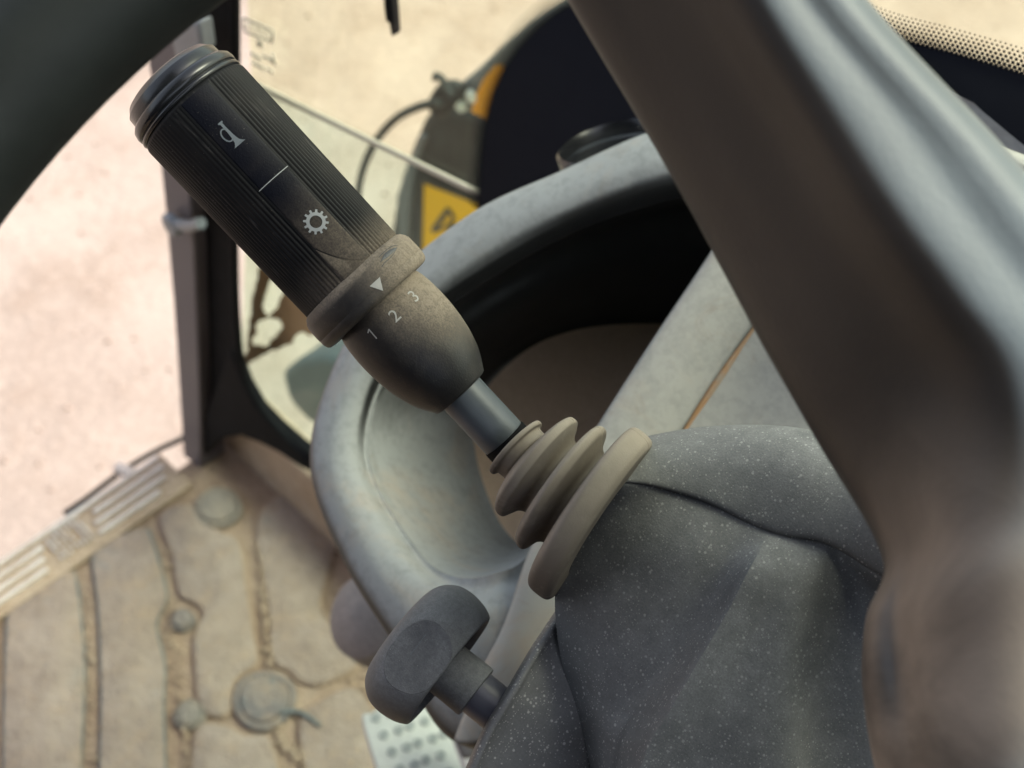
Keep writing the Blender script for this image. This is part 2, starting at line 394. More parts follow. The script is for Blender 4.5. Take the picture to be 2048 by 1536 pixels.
# ---------------------------------------------------------------- left front pillar of the cab
pl = thing('cab_pillar', Vector((-.62, .41, 1.0)), 'dusty grey and black front pillar between door opening and windscreen', 'pillar')
def yprism(mb, pts, y, th): mb.prism([PY(a, b, y) for a, b in pts], (0, th, 0))
m = MB(); yprism(m, [(250,-160),(285,60),(300,150),(318,300),(333,450),(346,600),(356,750),(366,912),(402,938),(398,750),(388,500),(372,300),(352,100),(330,-160)], .40, .03); obj('door_post', m, M['post'], pl, bevel=.002, label='grey purple dusty post')
m = MB(); yprism(m, [(330,-160),(350,60),(368,300),(380,500),(388,700),(398,925),(430,892),(478,745),(467,600),(464,400),(467,150),(458,0),(445,-160)], .412, .006); obj('pillar_trim', m, M['black'], pl, bevel=.002)
m = MB(); yprism(m, [(460,700),(486,770),(512,815),(545,850),(590,890),(640,930),(640,955),(600,935),(560,908),(520,888),(480,872),(440,880),(402,920),(385,890)], .405, .012); obj('corner_gusset', m, M['black'], pl, bevel=.003)
m = MB(); m.tube([PY(a, b, .392) for a, b in [(333,436),(352,446),(378,452),(402,446)]], .0045); m.lathe([(0,0),(.009,0),(.010,.003),(.008,.007),(0,.008)], PY(352,446,.394), (0,-1,0), seg=24); obj('door_striker', m, M['metal'], pl)
m = MB(); yprism(m, [(335,52),(395,42),(405,105),(350,120)], .385, .012); obj('hinge_plate', m, M['metal'], pl, bevel=.003)
m = MB(); m.tube([PY(a, b, .406) for a, b in [(468,-100),(470,150),(468,400),(471,600),(484,735),(515,805),(560,862),(622,925)]], .0035); obj('rubber_seal', m, M['black'], pl)

# ---------------------------------------------------------------- floor mat, sill
FZ = .997
mat = thing('floor_mat', Vector((-.4, .1, FZ)), 'dusty rubber floor mat with raised pads and dirt packed channels', 'floor mat')
def pad(pts, z, h, mb, inset=0):
    q = spline([PZ(a, b, z) for a, b in pts], 4, True)
    c = sum(q, Vector())/len(q); nq = len(q)
    prof = [(0, 0), (0, h*.6), (.0007, h*.9), (.0018, h)]
    rows = [[p + (c-p).normalized()*i_ + Vector((0, 0, hh)) for p in q] for i_, hh in prof]
    n0 = len(mb.v); mb.grid(rows, cu=True); mb.f.append([n0+3*nq+k for k in range(nq)])
pads = [
 [(18,1215),(40,1190),(90,1162),(138,1143),(152,1165),(160,1230),(168,1330),(165,1440),(158,1600),(150,1900),(0,1900),(8,1600),(10,1400)],
 [(186,1105),(225,1080),(285,1060),(302,1080),(318,1130),(332,1195),(318,1232),(312,1262),(328,1330),(326,1420),(332,1600),(340,1900),(200,1900),(200,1600),(204,1400),(198,1220)],
 [(322,1035),(380,1012),(398,1045),(445,1068),(478,1090),(492,1180),(505,1270),(512,1325),(468,1362),(455,1430),(405,1420),(392,1330),(392,1270),(410,1230),(385,1205),(360,1190),(345,1110)],
 [(515,1062),(540,1010),(600,985),(640,1010),(668,1080),(655,1150),(640,1220),(690,1290),(715,1330),(640,1370),(602,1362),(580,1340),(548,1322),(540,1240),(526,1140)],
 [(395,1462),(450,1455),(490,1475),(540,1482),(560,1600),(570,1900),(380,1900),(385,1600)],
 [(600,1450),(650,1400),(715,1380),(760,1450),(850,1560),(900,1900),(640,1900),(620,1600)],
 [(-190,1330),(-60,1255),(-10,1235),(-18,1500),(-30,1900),(-300,1900)],
]
for p in pads:
    mb = MB(); pad([(a, b) for a, b in p], FZ, .0038, mb); obj('mat_pad', mb, M['pad'], mat, sharp=50)
    mb = MB(); c0 = sum(a for a, b in p)/len(p); c1 = sum(b for a, b in p)/len(p)
    pad([(a + (5 if a > c0 else -5), b + (3 if b > c1 else -3)) for a, b in p], FZ, .0018, mb); obj('pad_rim', mb, M['pad_edge'] if p in pads[:2] else M['dirt'], mat, sharp=50)
def disc(px, py, rpx, mat_, lab, col='pad'):
    c = PZ(px, py, FZ); d = (c-CAMLOC).dot(cdir(0,0,-1)); r = rpx/FPX*d
    mb = MB(); mb.lathe([(r*1.35,0),(r*1.28,.004),(r*1.12,.005),(r*1.02,.0035),(r,.004),(r*.96,.0062),(r*.8,.007),(r*.25,.0073),(.0001,.0073)], c, (0,0,1), seg=40, cap1=True,
        rf=lambda rr, h, a: rr*(1+.03*math.sin(3*a+px)))
    obj('bolt_disc', mb, mat_, mat, label=lab)
M['disc_a'] = floor_mat('disc_worn', (.30,.25,.205), (.38,.31,.245), 40, .5)
M['disc_b'] = floor_mat('disc_bluish', (.20,.175,.165), (.34,.26,.20), 25, .5)
disc(436, 1018, 36, M['disc_a'], 'pale worn round disc'); disc(366, 1243, 19, M['disc_b'], 'small dark centred disc')
disc(528, 1402, 48, M['disc_b'], 'large blue grey disc'); disc(380, 1432, 24, M['disc_a'], 'small half buried disc'); disc(590, 958, 26, M['disc_b'], 'bluish disc near the pillar')
mb = MB(); mb.tube([PZ(a, b, FZ+.005) for a, b in [(560,1425),(600,1425),(640,1452)]], .0022); obj('rubber_tab', mb, M['pad_edge'], mat)
db = MB(); rnd = random.Random(3)
chan = [((512,1080),(560,1480),10,260),((175,1120),(185,1530),9,60),((330,1090),(375,1536),12,160),((650,1150),(760,1536),40,260),((560,1000),(660,1100),30,90),((560,1480),(620,1536),20,90),((0,1130),(370,960),12,60)]
for a, b, wd, cnt in chan:
    for k in range(cnt):
        t = rnd.random(); c = PZ(a[0]+(b[0]-a[0])*t+rnd.gauss(0, wd*.5), a[1]+(b[1]-a[1])*t+rnd.gauss(0, wd*.5), FZ+.003)
        s = rnd.uniform(.0006, .0026)*(1.6 if rnd.random() < .1 else 1)
        vs = [c + Vector((rnd.uniform(.6,1)*s*x_, rnd.uniform(.6,1)*s*y_, rnd.uniform(.5,.9)*s*z_)) for x_, y_, z_ in ((1,0,0),(0,1,0),(-1,0,0),(0,-1,0),(0,0,1),(0,0,-1))]
        db.add(vs, [[0,1,4],[1,2,4],[2,3,4],[3,0,4],[1,0,5],[2,1,5],[3,2,5],[0,3,5]])
prop(obj('dirt_crumbs', db, M['sill_dirt'], sharp=0), 'loose crumbs of dry dirt lying in the mat channels', 'dirt', None, 'stuff')

sill = thing('door_sill', Vector((-.64, 0, FZ)), 'worn ridged alloy strip along the edge of the door opening', 'sill')
mb = MB(); mb.box((-.637, -.12, FZ+.002), .050, 1.0, .006); obj('base_strip', mb, M['sill_dirt'], sill, bevel=.001)
for i, (xx, y0_, y1_) in enumerate([(-.6575,-.6,.375),(-.6465,-.6,.236),(-.6355,-.6,.230),(-.6245,-.6,.226),(-.6465,.292,.372),(-.6355,.286,.366),(-.6245,.282,.352)]):
    mb = MB(); mb.box((xx, (y0_+y1_)/2, FZ+.0062), .0048, y1_-y0_, .005); obj('ridge', mb, M['alloy'], sill, bevel=.0012)
mb = MB()
for i in range(9):
    for j in range(8):
        if rnd.random() < .25: continue
        mb.box((-.652+i*.0034, .242+j*.0048, FZ+.0065), .0020, .0024, .0045)
obj('knurled_patch', mb, M['alloy'], sill)
mb = MB(); mb.tube([PZ(a, b, FZ) + Vector((0,0,-.01)) for a, b in [(126,1016),(175,982),(235,937),(300,896),(372,862)]], .0028)
prop(obj('sill_cable', mb, M['black']), 'thin black cable hanging along the outside of the door sill', 'cable')
mb = MB(); c = PZ(252,948,FZ); mb.box(c+Vector((0,0,.004)), .022, .010, .012, Matrix.Rotation(.3,3,'Z')); obj('clip', mb, M['alloy'], sill, bevel=.002)

# ---------------------------------------------------------------- machine parts outside the windscreen
ld = thing('machine_fender', PY(900, 400, .78), 'dark dusty machine fender with a yellow warning label seen through the windscreen', 'machine part')
m = MB(); yprism(m, [(770,520),(776,470),(784,415),(797,355),(818,295),(842,240),(866,206),(900,212),(975,236),(1100,260),(1100,560),(770,560)], .78, .12); obj('fender_body', m, M['fender'], ld, bevel=.012)
m = MB(); yprism(m, [(868,204),(905,178),(948,142),(1000,92),(1060,42),(1110,10),(1200,-40),(1300,-40),(1300,300),(985,240),(905,216)], .74, .05); obj('upper_arm', m, M['fender_pale'], ld, bevel=.006, label='pale blue grey arm')
m = MB(); yprism(m, [(792,395),(812,330),(838,270),(850,275),(832,330),(822,395),(815,480),(795,480)], .775, .02); obj('fender_edge', m, M['fender_pale'], ld, bevel=.003)
m = MB(); yprism(m, [(846,366),(965,412),(980,520),(843,520)], .772, .002); obj('warning_label', m, M['yellow'], ld)
m = MB()
def ybar(mb, a, b, wpx, y, th=.0015):
    pa, pb = PY(*a, y), PY(*b, y); t = (pb-pa).normalized(); q = Vector((-t.z,0,t.x))*(wpx/FPX*1.4/2); mb.prism([pa-q, pb-q, pb+q, pa+q], (0, th, 0))
for a, b in [((844,364),(967,411)),((844,364),(841,525))]: ybar(m, a, b, 5, .7705)
for a, b, wd in [((864,463),(895,420),11),((895,418),(907,437),10),((873,462),(905,446),5),((905,440),(898,465),8)]: ybar(m, a, b, wd, .7705)
obj('label_pictogram', m, M['ink'], ld)
m = MB(); yprism(m, [(943,224),(952,190),(968,158),(990,132),(1004,134),(1000,250)], .735, .003); obj('orange_reflector', m, M['orange'], ld)
m = MB()
for a, b, r_ in [(924,210,.006),(945,192,.006)]: m.lathe([(0,0),(r_*1.1,0),(r_,.004),(0,.006)], PY(a, b, .736), (0,-1,0), seg=16)
obj('bolt', m, M['white_bits'], ld)
m = MB(); m.tube([PY(a, b, .735) for a, b in [(868,212),(890,180),(915,178),(905,200),(880,222)]], .008); obj('bracket', m, M['fender'], ld)
m = MB(); m.tube([PY(a, b, .72) for a, b in [(870,150),(884,158),(892,176),(905,192)]], .0035); m.tube([PY(a, b, .72) for a, b in [(884,158),(874,152),(868,160)]], .0025)
prop(obj('wire_end', m, M['fender']), 'short crooked wire end sticking up above the fender', 'wire')
m = MB(); m.tube([PY(a, b, .72) for a, b in [(880,205),(840,213),(795,235),(757,275),(732,322),(718,372),(714,430),(722,500)]], .0042)
prop(obj('hydraulic_hose', m, M['fender']), 'thin curved hose looping left from the fender', 'hose')
m = MB(); yprism(m, [(560,745),(590,722),(640,712),(700,730),(700,860),(620,850),(575,800)], .62, .08)
prop(obj('lower_bracket', m, M['fender_pale'], bevel=.01), 'pale grey green bracket outside the lower windscreen', 'machine part')
wp = thing('wiper', PY(775, -50, .46), 'black wiper tip hanging into view at the top', 'wiper')
m = MB(); yprism(m, [(765,-120),(772,-120),(786,40),(788,70),(782,74),(776,40)], .45, .006); obj('blade', m, M['black'], wp, bevel=.001)
m = MB(); m.tube([PY(a, b, .445) for a, b in [(770,-120),(778,0),(782,40)]], .003); obj('arm', m, M['black'], wp)

# ---------------------------------------------------------------- pedals under the dash
pd = thing('brake_pedal', P(830, 1480, .93), 'pale studded metal pedal low beside the knob', 'pedal')
m = MB(); pts = [(728,1450),(745,1425),(790,1395),(860,1398),(905,1480),(960,1640),(820,1680)]
Pz = 1.22
q = spline([PZ(a, b, Pz) for a, b in pts], 4, True); m.prism(q, (0, 0, -.010)); obj('pedal_plate', m, M['pedal'], pd, bevel=.002)
m = MB()
for i in range(7):
    for j in range(6):
        c = PZ(752+i*26+j*16+(i%2)*4, 1436+j*34-i*9, Pz)
        if inside((752+i*26+j*16, 1436+j*34-i*9), [(735,1450),(750,1430),(790,1402),(856,1405),(895,1480),(945,1640),(828,1672)]):
            m.lathe([(.0036,-.001),(.0034,.0008),(.0026,.0012),(.0022,.0003),(.00001,.0002)], c, (0,0,1), seg=12)
obj('stud', m, M['pedal_hole'], pd, kind='stuff')
m = MB(); m.prism([P(a, b, .75) for a, b in [(862,1400),(893,1452),(924,1523),(950,1512),(975,1466),(940,1420),(915,1400)]], cdir(.25,-.1,-1)*.05)
prop(obj('pedal_arm', m, M['pedal_dark'], bevel=.003), 'dusty dark lever end below the knob shaft', 'lever')
m = MB(); m.prism([P(a, b, .86) for a, b in [(890,1450),(1000,1450),(1000,1640),(960,1640)]], cdir(.1,-.1,-1)*.03)
prop(obj('white_bracket', m, M['white_panel'], bevel=.004), 'pinkish white bracket edge behind the dark lever end', 'bracket')
m = MB(); gc = P(735, 1235, .85); m.lathe([(.034,-.03),(.032,-.01),(.027,.006),(.016,.014),(.0001,.016)], gc, cdir(-.55,.25,.8), seg=48, cap1=True)
prop(obj('rubber_grommet', m, M['grommet']), 'grey purple rounded rubber boot behind the console rim', 'rubber boot')

# ---------------------------------------------------------------- console tub
cons = thing('console', P(1000, 800, .66), 'dusty grey dash console with a deep round well', 'console')
O = [(1620,215),(1345,250),(1120,343),(935,432),(752,590),(652,770),(621,940),(688,1125),(790,1290),(925,1490),(1250,1450),(1560,900)]
I = [(1540,400),(1390,385),(1170,450),(975,555),(835,665),(752,790),(735,925),(800,1060),(880,1150),(985,1160),(1100,1080),(1400,640)]
Fl = [(1500,700),(1400,655),(1220,650),(1090,680),(1000,745),(950,820),(950,900),(975,990),(1010,1060),(1050,1080),(1120,1000),(1350,760)]
dO = [.54,.545,.56,.575,.59,.595,.59,.575,.555,.53,.535,.55]
dF = [.69,.695,.70,.70,.695,.69,.68,.665,.655,.65,.655,.68]
def rg(a, b, t, dd): return [(p[0]*(1-t)+q[0]*t, p[1]*(1-t)+q[1]*t, d+dd) for p, q, d in zip(a, b, dO)]
GW = [0,0,0,0,.7,1,1,1,1,1,1,.2]
def rgw(t, a, b): return [(x_, y_, dd+b+(a-b)*w_) for (x_, y_, dd), w_ in zip(rg(O, I, t, 0), GW)]
rowsC = [
 [(p[0]*1.0+ (q[0]-p[0])*.16, p[1]+(q[1]-p[1])*.16, d+.16) for p, q, d in zip(O, I, dO)],
 [(p[0]*1.0+ (q[0]-p[0])*.03, p[1]+(q[1]-p[1])*.03, d+.04) for p, q, d in zip(O, I, dO)],
 rg(O, I, 0, .012), rg(O, I, .07, .001), rg(O, I, .35, -.006), rg(O, I, .60, -.007), rgw(.80, -.0045, -.004), rgw(.90, .0005, -.001), rgw(.97, .0055, .0025), rg(O, I, 1.04, .006)]
ring = surf(rowsC, 10, 8, True)
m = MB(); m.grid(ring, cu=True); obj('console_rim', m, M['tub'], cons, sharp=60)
I2 = [(p[0]+(q[0]-p[0])*.00, p[1]+(q[1]-p[1])*.0) for p, q in zip(I, Fl)]
def wl(t, e): return [(p[0]*(1-t)+q[0]*t, p[1]*(1-t)+q[1]*t, (d+.006)*(1-e)+f_*e) for p, q, d, f_ in zip(I2, Fl, dO, dF)]
over = []
for k, (p, d) in enumerate(zip(I2, dO)):      # the forward half curls under its lip
    s = 1 if k in (0,1,2,3,11) else (.5 if k in (4,10) else 0)
    q = Fl[k]; over.append((p[0]+(q[0]-p[0])*(.10 if s else .08), p[1]+(q[1]-p[1])*(.10 if s else .08), d+.012+.03*s))
rw2 = [rg(O, I, 1.04, .0065), over, wl(.45, .45), wl(.8, .80), wl(.93, .95), wl(1.0, 1.0)]
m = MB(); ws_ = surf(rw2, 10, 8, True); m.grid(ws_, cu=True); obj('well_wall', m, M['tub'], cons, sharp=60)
cen = P(1140, 850, .685); m = MB(); edge = ws_[-1]
ne = len(edge); m.grid([[cen + (p-cen)*(1-t) + Vector((0,0,-.004*t)) for p in edge] for t in (0,.2,.5,.8,.97)], cu=True); m.f.append([4*ne+k for k in range(ne)])
obj('well_floor', m, M['tan_dust'], cons, sharp=60, label='brown dusty bottom of the well')

# straight bar closing the well and the flat dash beside it
Lb = [(1700,60),(1560,290),(1432,500),(1318,672),(1205,848),(1118,990),(1062,1110),(1016,1244),(966,1345),(915,1480)]
Cb = [(1850,160),(1720,370),(1590,545),(1480,690),(1365,862),(1290,990),(1230,1110),(1180,1240),(1130,1345),(1080,1480)]
def shift(a, dx, dy, d): return [(x_+dx, y_+dy, d) for x_, y_ in a]
cols = [shift(Lb, 26, 18, .62), shift(Lb, 5, 3, .56), shift(Lb, 0, 0, .528), shift(Lb, 10, 7, .520), [(a[0]*.5+b[0]*.5, a[1]*.5+b[1]*.5, .517) for a, b in zip(Lb, Cb)],
        shift(Cb, -16, -10, .5192), shift(Cb, -5, -3, .5222), shift(Cb, 4, 2, .5232), shift(Cb, 12, 6, .5212), shift(Cb, 120, 60, .52), shift(Cb, 500, 250, .50)]
m = MB(); m.grid(surf([list(r) for r in zip(*cols)], 5, 8)); obj('straight_bar', m, M['dash'], cons, sharp=60, solid=.003, label='pale straight edge of the dash')
m = MB(); m.tube([P(a+3, b+2, .5208) for a, b in Cb[2:6]], lambda t: .0006+.0012*math.sin(math.pi*t)*(.7+.3*math.sin(17*t)), 8); nt = NT('rust'); obj('rust_streak', m, nt.done(nt.mix(nt.ramp(nt.noise(60, 4, .6), .35, .65), (.36,.20,.09), (.30,.25,.19)), .9), cons)
m = MB(); m.grid(surf([[(1880,262,.50),(1958,288,.49),(2048,318,.48),(2250,400,.46)],[(1880,268,.47),(1956,293,.462),(2048,324,.452),(2250,408,.44)],[(1880,278,.462),(1952,306,.455),(2044,338,.447),(2250,420,.435)],
    [(1870,284,.468),(1945,312,.46),(2040,344,.452),(2250,428,.44)],[(1800,450,.46),(1900,480,.45),(2000,520,.44),(2250,600,.43)]], 8, 6)); obj('dash_top', m, M['dash'], cons, sharp=60, solid=.003, label='pale dash edge right of the spoke')

vt = thing('dash_cup', P(1225, 300, .60), 'round black cup rim standing behind the console edge', 'cup holder')
ax = cdir(-.25, .86, .46); m = MB(); vc = P(1232, 312, .60)
m.lathe([(.021,-.012),(.0245,-.004),(.0255,0),(.0245,.0015),(.0225,.0005),(.0215,-.004),(.0205,-.012)], vc, ax, seg=64); obj('inner_ring', m, M['black_gloss'], vt)
m = MB(); m.lathe([(.0265,-.012),(.0285,-.004),(.0290,.003),(.0275,.0045),(.0262,.002),(.0255,-.010)], vc + cdir(.35,.9,0)*.0035, ax, seg=64); obj('outer_ring', m, M['black_gloss'], vt)
m = MB(); m.lathe([(.0206,-.0115),(.0001,-.012)], vc, ax, seg=64); obj('cup_bottom', m, M['black'], vt)

# ---------------------------------------------------------------- steering column
sc = thing('steering_column', P(1500, 1200, .40), 'grey speckled plastic column cover with a black seam, behind the stalk boot', 'steering column')
A = [
 [(1180,960,.47),(1225,905,.47),(1300,880,.47),(1400,870,.47),(1500,866,.46),(1600,872,.45),(1700,900,.44),(1800,945,.42),(1950,1020,.40)],
 [(1185,945,.425),(1230,898,.425),(1300,875,.425),(1400,858,.42),(1500,853,.415),(1600,860,.405),(1700,888,.395),(1800,935,.38),(1950,1010,.36)],
 [(1200,948,.412),(1245,905,.412),(1310,885,.411),(1400,872,.407),(1500,868,.40),(1600,878,.393),(1700,905,.385),(1800,955,.372),(1950,1030,.352)],
 [(1215,955,.404),(1270,930,.403),(1330,920,.402),(1410,922,.398),(1500,930,.392),(1600,950,.384),(1700,985,.376),(1800,1040,.364),(1950,1120,.348)],
 [(1228,961,.4005),(1285,964,.400),(1345,977,.398),(1420,1000,.394),(1500,1036,.389),(1570,1060,.384),(1660,1078,.377),(1765,1140,.369),(1950,1250,.352)],
 [(1229,962,.404),(1286,966,.4035),(1346,979,.4015),(1420,1002,.3975),(1500,1038,.3925),(1570,1062,.3875),(1660,1080,.3805),(1765,1142,.3725),(1950,1252,.3555)],
]
m = MB(); m.grid(surf(A, 8, 8)); obj('upper_shroud', m, M['shroud'], sc, sharp=50, solid=.0012)
tops = [(1228,968),(1290,971),(1350,984),(1425,1008),(1502,1044),(1545,1061),(1600,1069),(1655,1085),(1690,1103),(1765,1151),(1950,1262)]
dt = [.4015,.401,.399,.395,.390,.3872,.3840,.3802,.379,.3735,.357]
B = [
 [(x_, y_-1, d_+.006) for (x_, y_), d_ in zip(tops, dt)],
 [(x_, y_, d_+.0008) for (x_, y_), d_ in zip(tops, dt)],
 [(x_-2, y_+6, d_) for (x_, y_), d_ in zip(tops, dt)],
 [(1170,1045,.406),(1225,1065,.4015),(1300,1085,.397),(1380,1110,.392),(1450,1135,.3885),(1500,1140,.3805),(1560,1145,.3790),(1618,1150,.3782),(1650,1160,.388),(1740,1200,.386),(1950,1330,.372)],
 [(1118,1165,.415),(1165,1180,.405),(1240,1195,.399),(1330,1215,.394),(1405,1225,.3895),(1455,1228,.3798),(1520,1230,.3785),(1592,1235,.3770),(1625,1240,.391),(1720,1270,.391),(1950,1400,.380)],
 [(1117,1260,.418),(1160,1280,.407),(1225,1295,.401),(1300,1315,.3955),(1350,1322,.3905),(1398,1325,.3792),(1480,1330,.3782),(1575,1330,.3762),(1608,1335,.392),(1710,1360,.394),(1950,1480,.385)],
 [(1138,1375,.420),(1175,1395,.409),(1220,1405,.403),(1260,1415,.398),(1290,1420,.392),(1340,1425,.3795),(1430,1430,.3785),(1567,1430,.3758),(1600,1432,.393),(1710,1460,.396),(1950,1560,.388)],
 [(1165,1465,.421),(1190,1482,.411),(1215,1490,.405),(1230,1500,.400),(1245,1507,.394),(1290,1515,.3805),(1390,1530,.380),(1562,1540,.3757),(1596,1545,.394),(1715,1560,.398),(1950,1660,.392)],
 [(1215,1650,.424),(1225,1660,.415),(1235,1670,.408),(1240,1680,.403),(1245,1690,.397),(1260,1700,.382),(1360,1710,.381),(1560,1720,.376),(1592,1725,.396),(1720,1740,.40),(1950,1860,.396)],
]
for r in B[3:]:
    a3, a0 = r[3], r[0]
    for q_, t_ in ((0, 0), (1, .22), (2, .55)):
        r[q_] = (a0[0]+(a3[0]-a0[0])*t_, a0[1]+(a3[1]-a0[1])*t_, a3[2] + .010*(1-t_) + .009*(1-t_)**2)
    x7, x9 = r[7], r[9]
    e_ = .35 if r[0][1] < 1100 else 1
    r[8] = (x7[0]+70, x7[1]+10, x7[2]+.0042*e_); r[9] = (x9[0]+20, x9[1], x7[2]+.0005-.003*(1-e_)); r[10] = (r[10][0], r[10][1], x7[2]-.014-.006*(1-e_))
B.append([(x_+140, y_+520, d_+.01) for x_, y_, d_ in B[-1]])
B = [[(r[0][0]+14, r[0][1]+4, r[0][2]+.09)] + r for r in B]
m = MB(); m.grid(surf(B, 8, 8, br=(1, 6))); obj('lower_shroud', m, M['shroud'], sc, sharp=26, solid=.0012)
m = MB(); m.grid(surf([[(x_, y_+o_, d_+.004+dd) for (x_, y_), d_ in zip(tops, dt)] for o_, dd in ((-10,0),(4,0))], 8, 2)); obj('seam', m, M['black'], sc)
C_ = [
 [(1170,1140,.50),(1128,1215,.50),(1072,1300,.50),(1022,1385,.50),(978,1460,.50),(940,1545,.50),(880,1700,.50)],
 [(1165,1135,.442),(1122,1212,.430),(1066,1297,.420),(1016,1382,.414),(972,1457,.413),(934,1542,.412),(874,1700,.411)],
 [(1172,1140,.435),(1130,1217,.425),(1074,1302,.415),(1024,1387,.409),(980,1462,.408),(943,1546,.407),(884,1704,.406)],
 [(1190,1155,.434),(1150,1235,.426),(1096,1320,.417),(1046,1405,.411),(1002,1480,.410),(966,1560,.409),(908,1715,.408)],
 [(1290,1220,.427),(1250,1300,.424),(1210,1390,.420),(1170,1470,.418),(1130,1550,.417),(1090,1620,.416),(1040,1760,.415)],
 [(1420,1320,.44),(1390,1400,.44),(1350,1480,.44),(1310,1560,.438),(1270,1640,.437),(1230,1700,.436),(1180,1840,.435)],
]
C_ = [r + [(r[-1][0]-190, r[-1][1]+480, r[-1][2])] for r in C_]
m = MB(); m.grid(surf(C_, 8, 6, brv=(1,))); obj('side_cover', m, M['panel'], sc, sharp=60, solid=.0015, label='darker lower side cover with white specks')

# ---------------------------------------------------------------- steering wheel
sw_c = P(1650, 1620, .24); sw_n = cdir(-.1, .15, .98)
sw = thing('steering_wheel', sw_c, 'dark blurred steering wheel with a broad dusty spoke, reflections painted into its colour, close to the lens', 'steering wheel')
Rw = .222; x0 = sw_n.orthogonal().normalized(); y0 = sw_n.cross(x0)
m = MB(); rows = []
for i in range(160):
    a = 2*math.pi*i/160; e = x0*math.cos(a) + y0*math.sin(a)
    rows.append([sw_c + e*(Rw + .0165*math.cos(b)) + sw_n*.0165*math.sin(b) for b in (2*math.pi*k/24 for k in range(24))])
m.grid(rows, cu=True, cv=True); obj('rim', m, M['rim'], sw, sharp=0)
S = [  # under, left edge, bevel, valley, dark face, ridge, light face, right edge, under
 [(1030, -250, 0.32), (1010, -250, 0.3), (1030, -250, 0.289), (1130, -250, 0.278), (1270, -250, 0.264), (1390, -250, 0.25), (1480, -250, 0.2495), (1560, -250, 0.2535), (1540, -250, 0.3)],
 [(1175, 0, 0.32), (1150, 0, 0.3), (1168, -4, 0.289), (1260, -10, 0.278), (1390, -10, 0.264), (1500, -5, 0.25), (1600, 0, 0.2495), (1713, 0, 0.2535), (1700, 10, 0.3)],
 [(1350, 300, 0.32), (1328, 300, 0.3), (1345, 295, 0.289), (1430, 285, 0.277), (1560, 270, 0.263), (1668, 262, 0.249), (1800, 250, 0.2485), (1962, 270, 0.2525), (1945, 285, 0.3)],
 [(1460, 500, 0.32), (1438, 500, 0.3), (1455, 495, 0.289), (1545, 480, 0.276), (1670, 460, 0.262), (1788, 445, 0.248), (1920, 420, 0.2475), (2075, 400, 0.2515), (2060, 420, 0.3)],
 [(1560, 690, 0.32), (1540, 690, 0.298), (1557, 684, 0.287), (1650, 660, 0.274), (1780, 625, 0.26), (1900, 595, 0.247), (2030, 560, 0.2465), (2190, 540, 0.2505), (2180, 560, 0.3)],
 [(1670, 880, 0.32), (1648, 880, 0.296), (1666, 873, 0.284), (1750, 845, 0.272), (1880, 795, 0.258), (2010, 750, 0.246), (2150, 710, 0.2455), (2300, 690, 0.2495), (2290, 710, 0.3)],
 [(1800, 1115, 0.32), (1778, 1112, 0.294), (1792, 1106, 0.28), (1830, 1092, 0.272), (1920, 1050, 0.256), (2060, 1000, 0.247), (2200, 950, 0.2465), (2400, 900, 0.2505), (2390, 920, 0.3)],
 [(1760, 1250, 0.32), (1745, 1240, 0.292), (1760, 1234, 0.279), (1806, 1222, 0.274), (1880, 1190, 0.258), (2040, 1140, 0.246), (2250, 1090, 0.2455), (2450, 1050, 0.2495), (2440, 1070, 0.3)],
 [(1755, 1370, 0.32), (1738, 1365, 0.291), (1755, 1362, 0.278), (1812, 1355, 0.273), (1880, 1330, 0.26), (2040, 1290, 0.248), (2250, 1250, 0.2475), (2480, 1230, 0.2515), (2470, 1240, 0.3)],
 [(1780, 1530, 0.32), (1762, 1530, 0.29), (1778, 1530, 0.278), (1835, 1525, 0.268), (1900, 1510, 0.258), (2050, 1480, 0.247), (2250, 1460, 0.2465), (2480, 1450, 0.2505), (2470, 1460, 0.3)],
 [(1830, 1700, 0.32), (1810, 1700, 0.288), (1830, 1700, 0.276), (1880, 1700, 0.266), (1940, 1700, 0.256), (2060, 1700, 0.246), (2250, 1700, 0.2455), (2480, 1700, 0.2495), (2470, 1700, 0.3)],
]
S.append([(x_+150, y_+520, d_+.004) for x_, y_, d_ in S[-1]])
m = MB(); m.grid(surf(S, 6, 8)); obj('spoke', m, M['wheel'], sw, sharp=0, solid=.003)

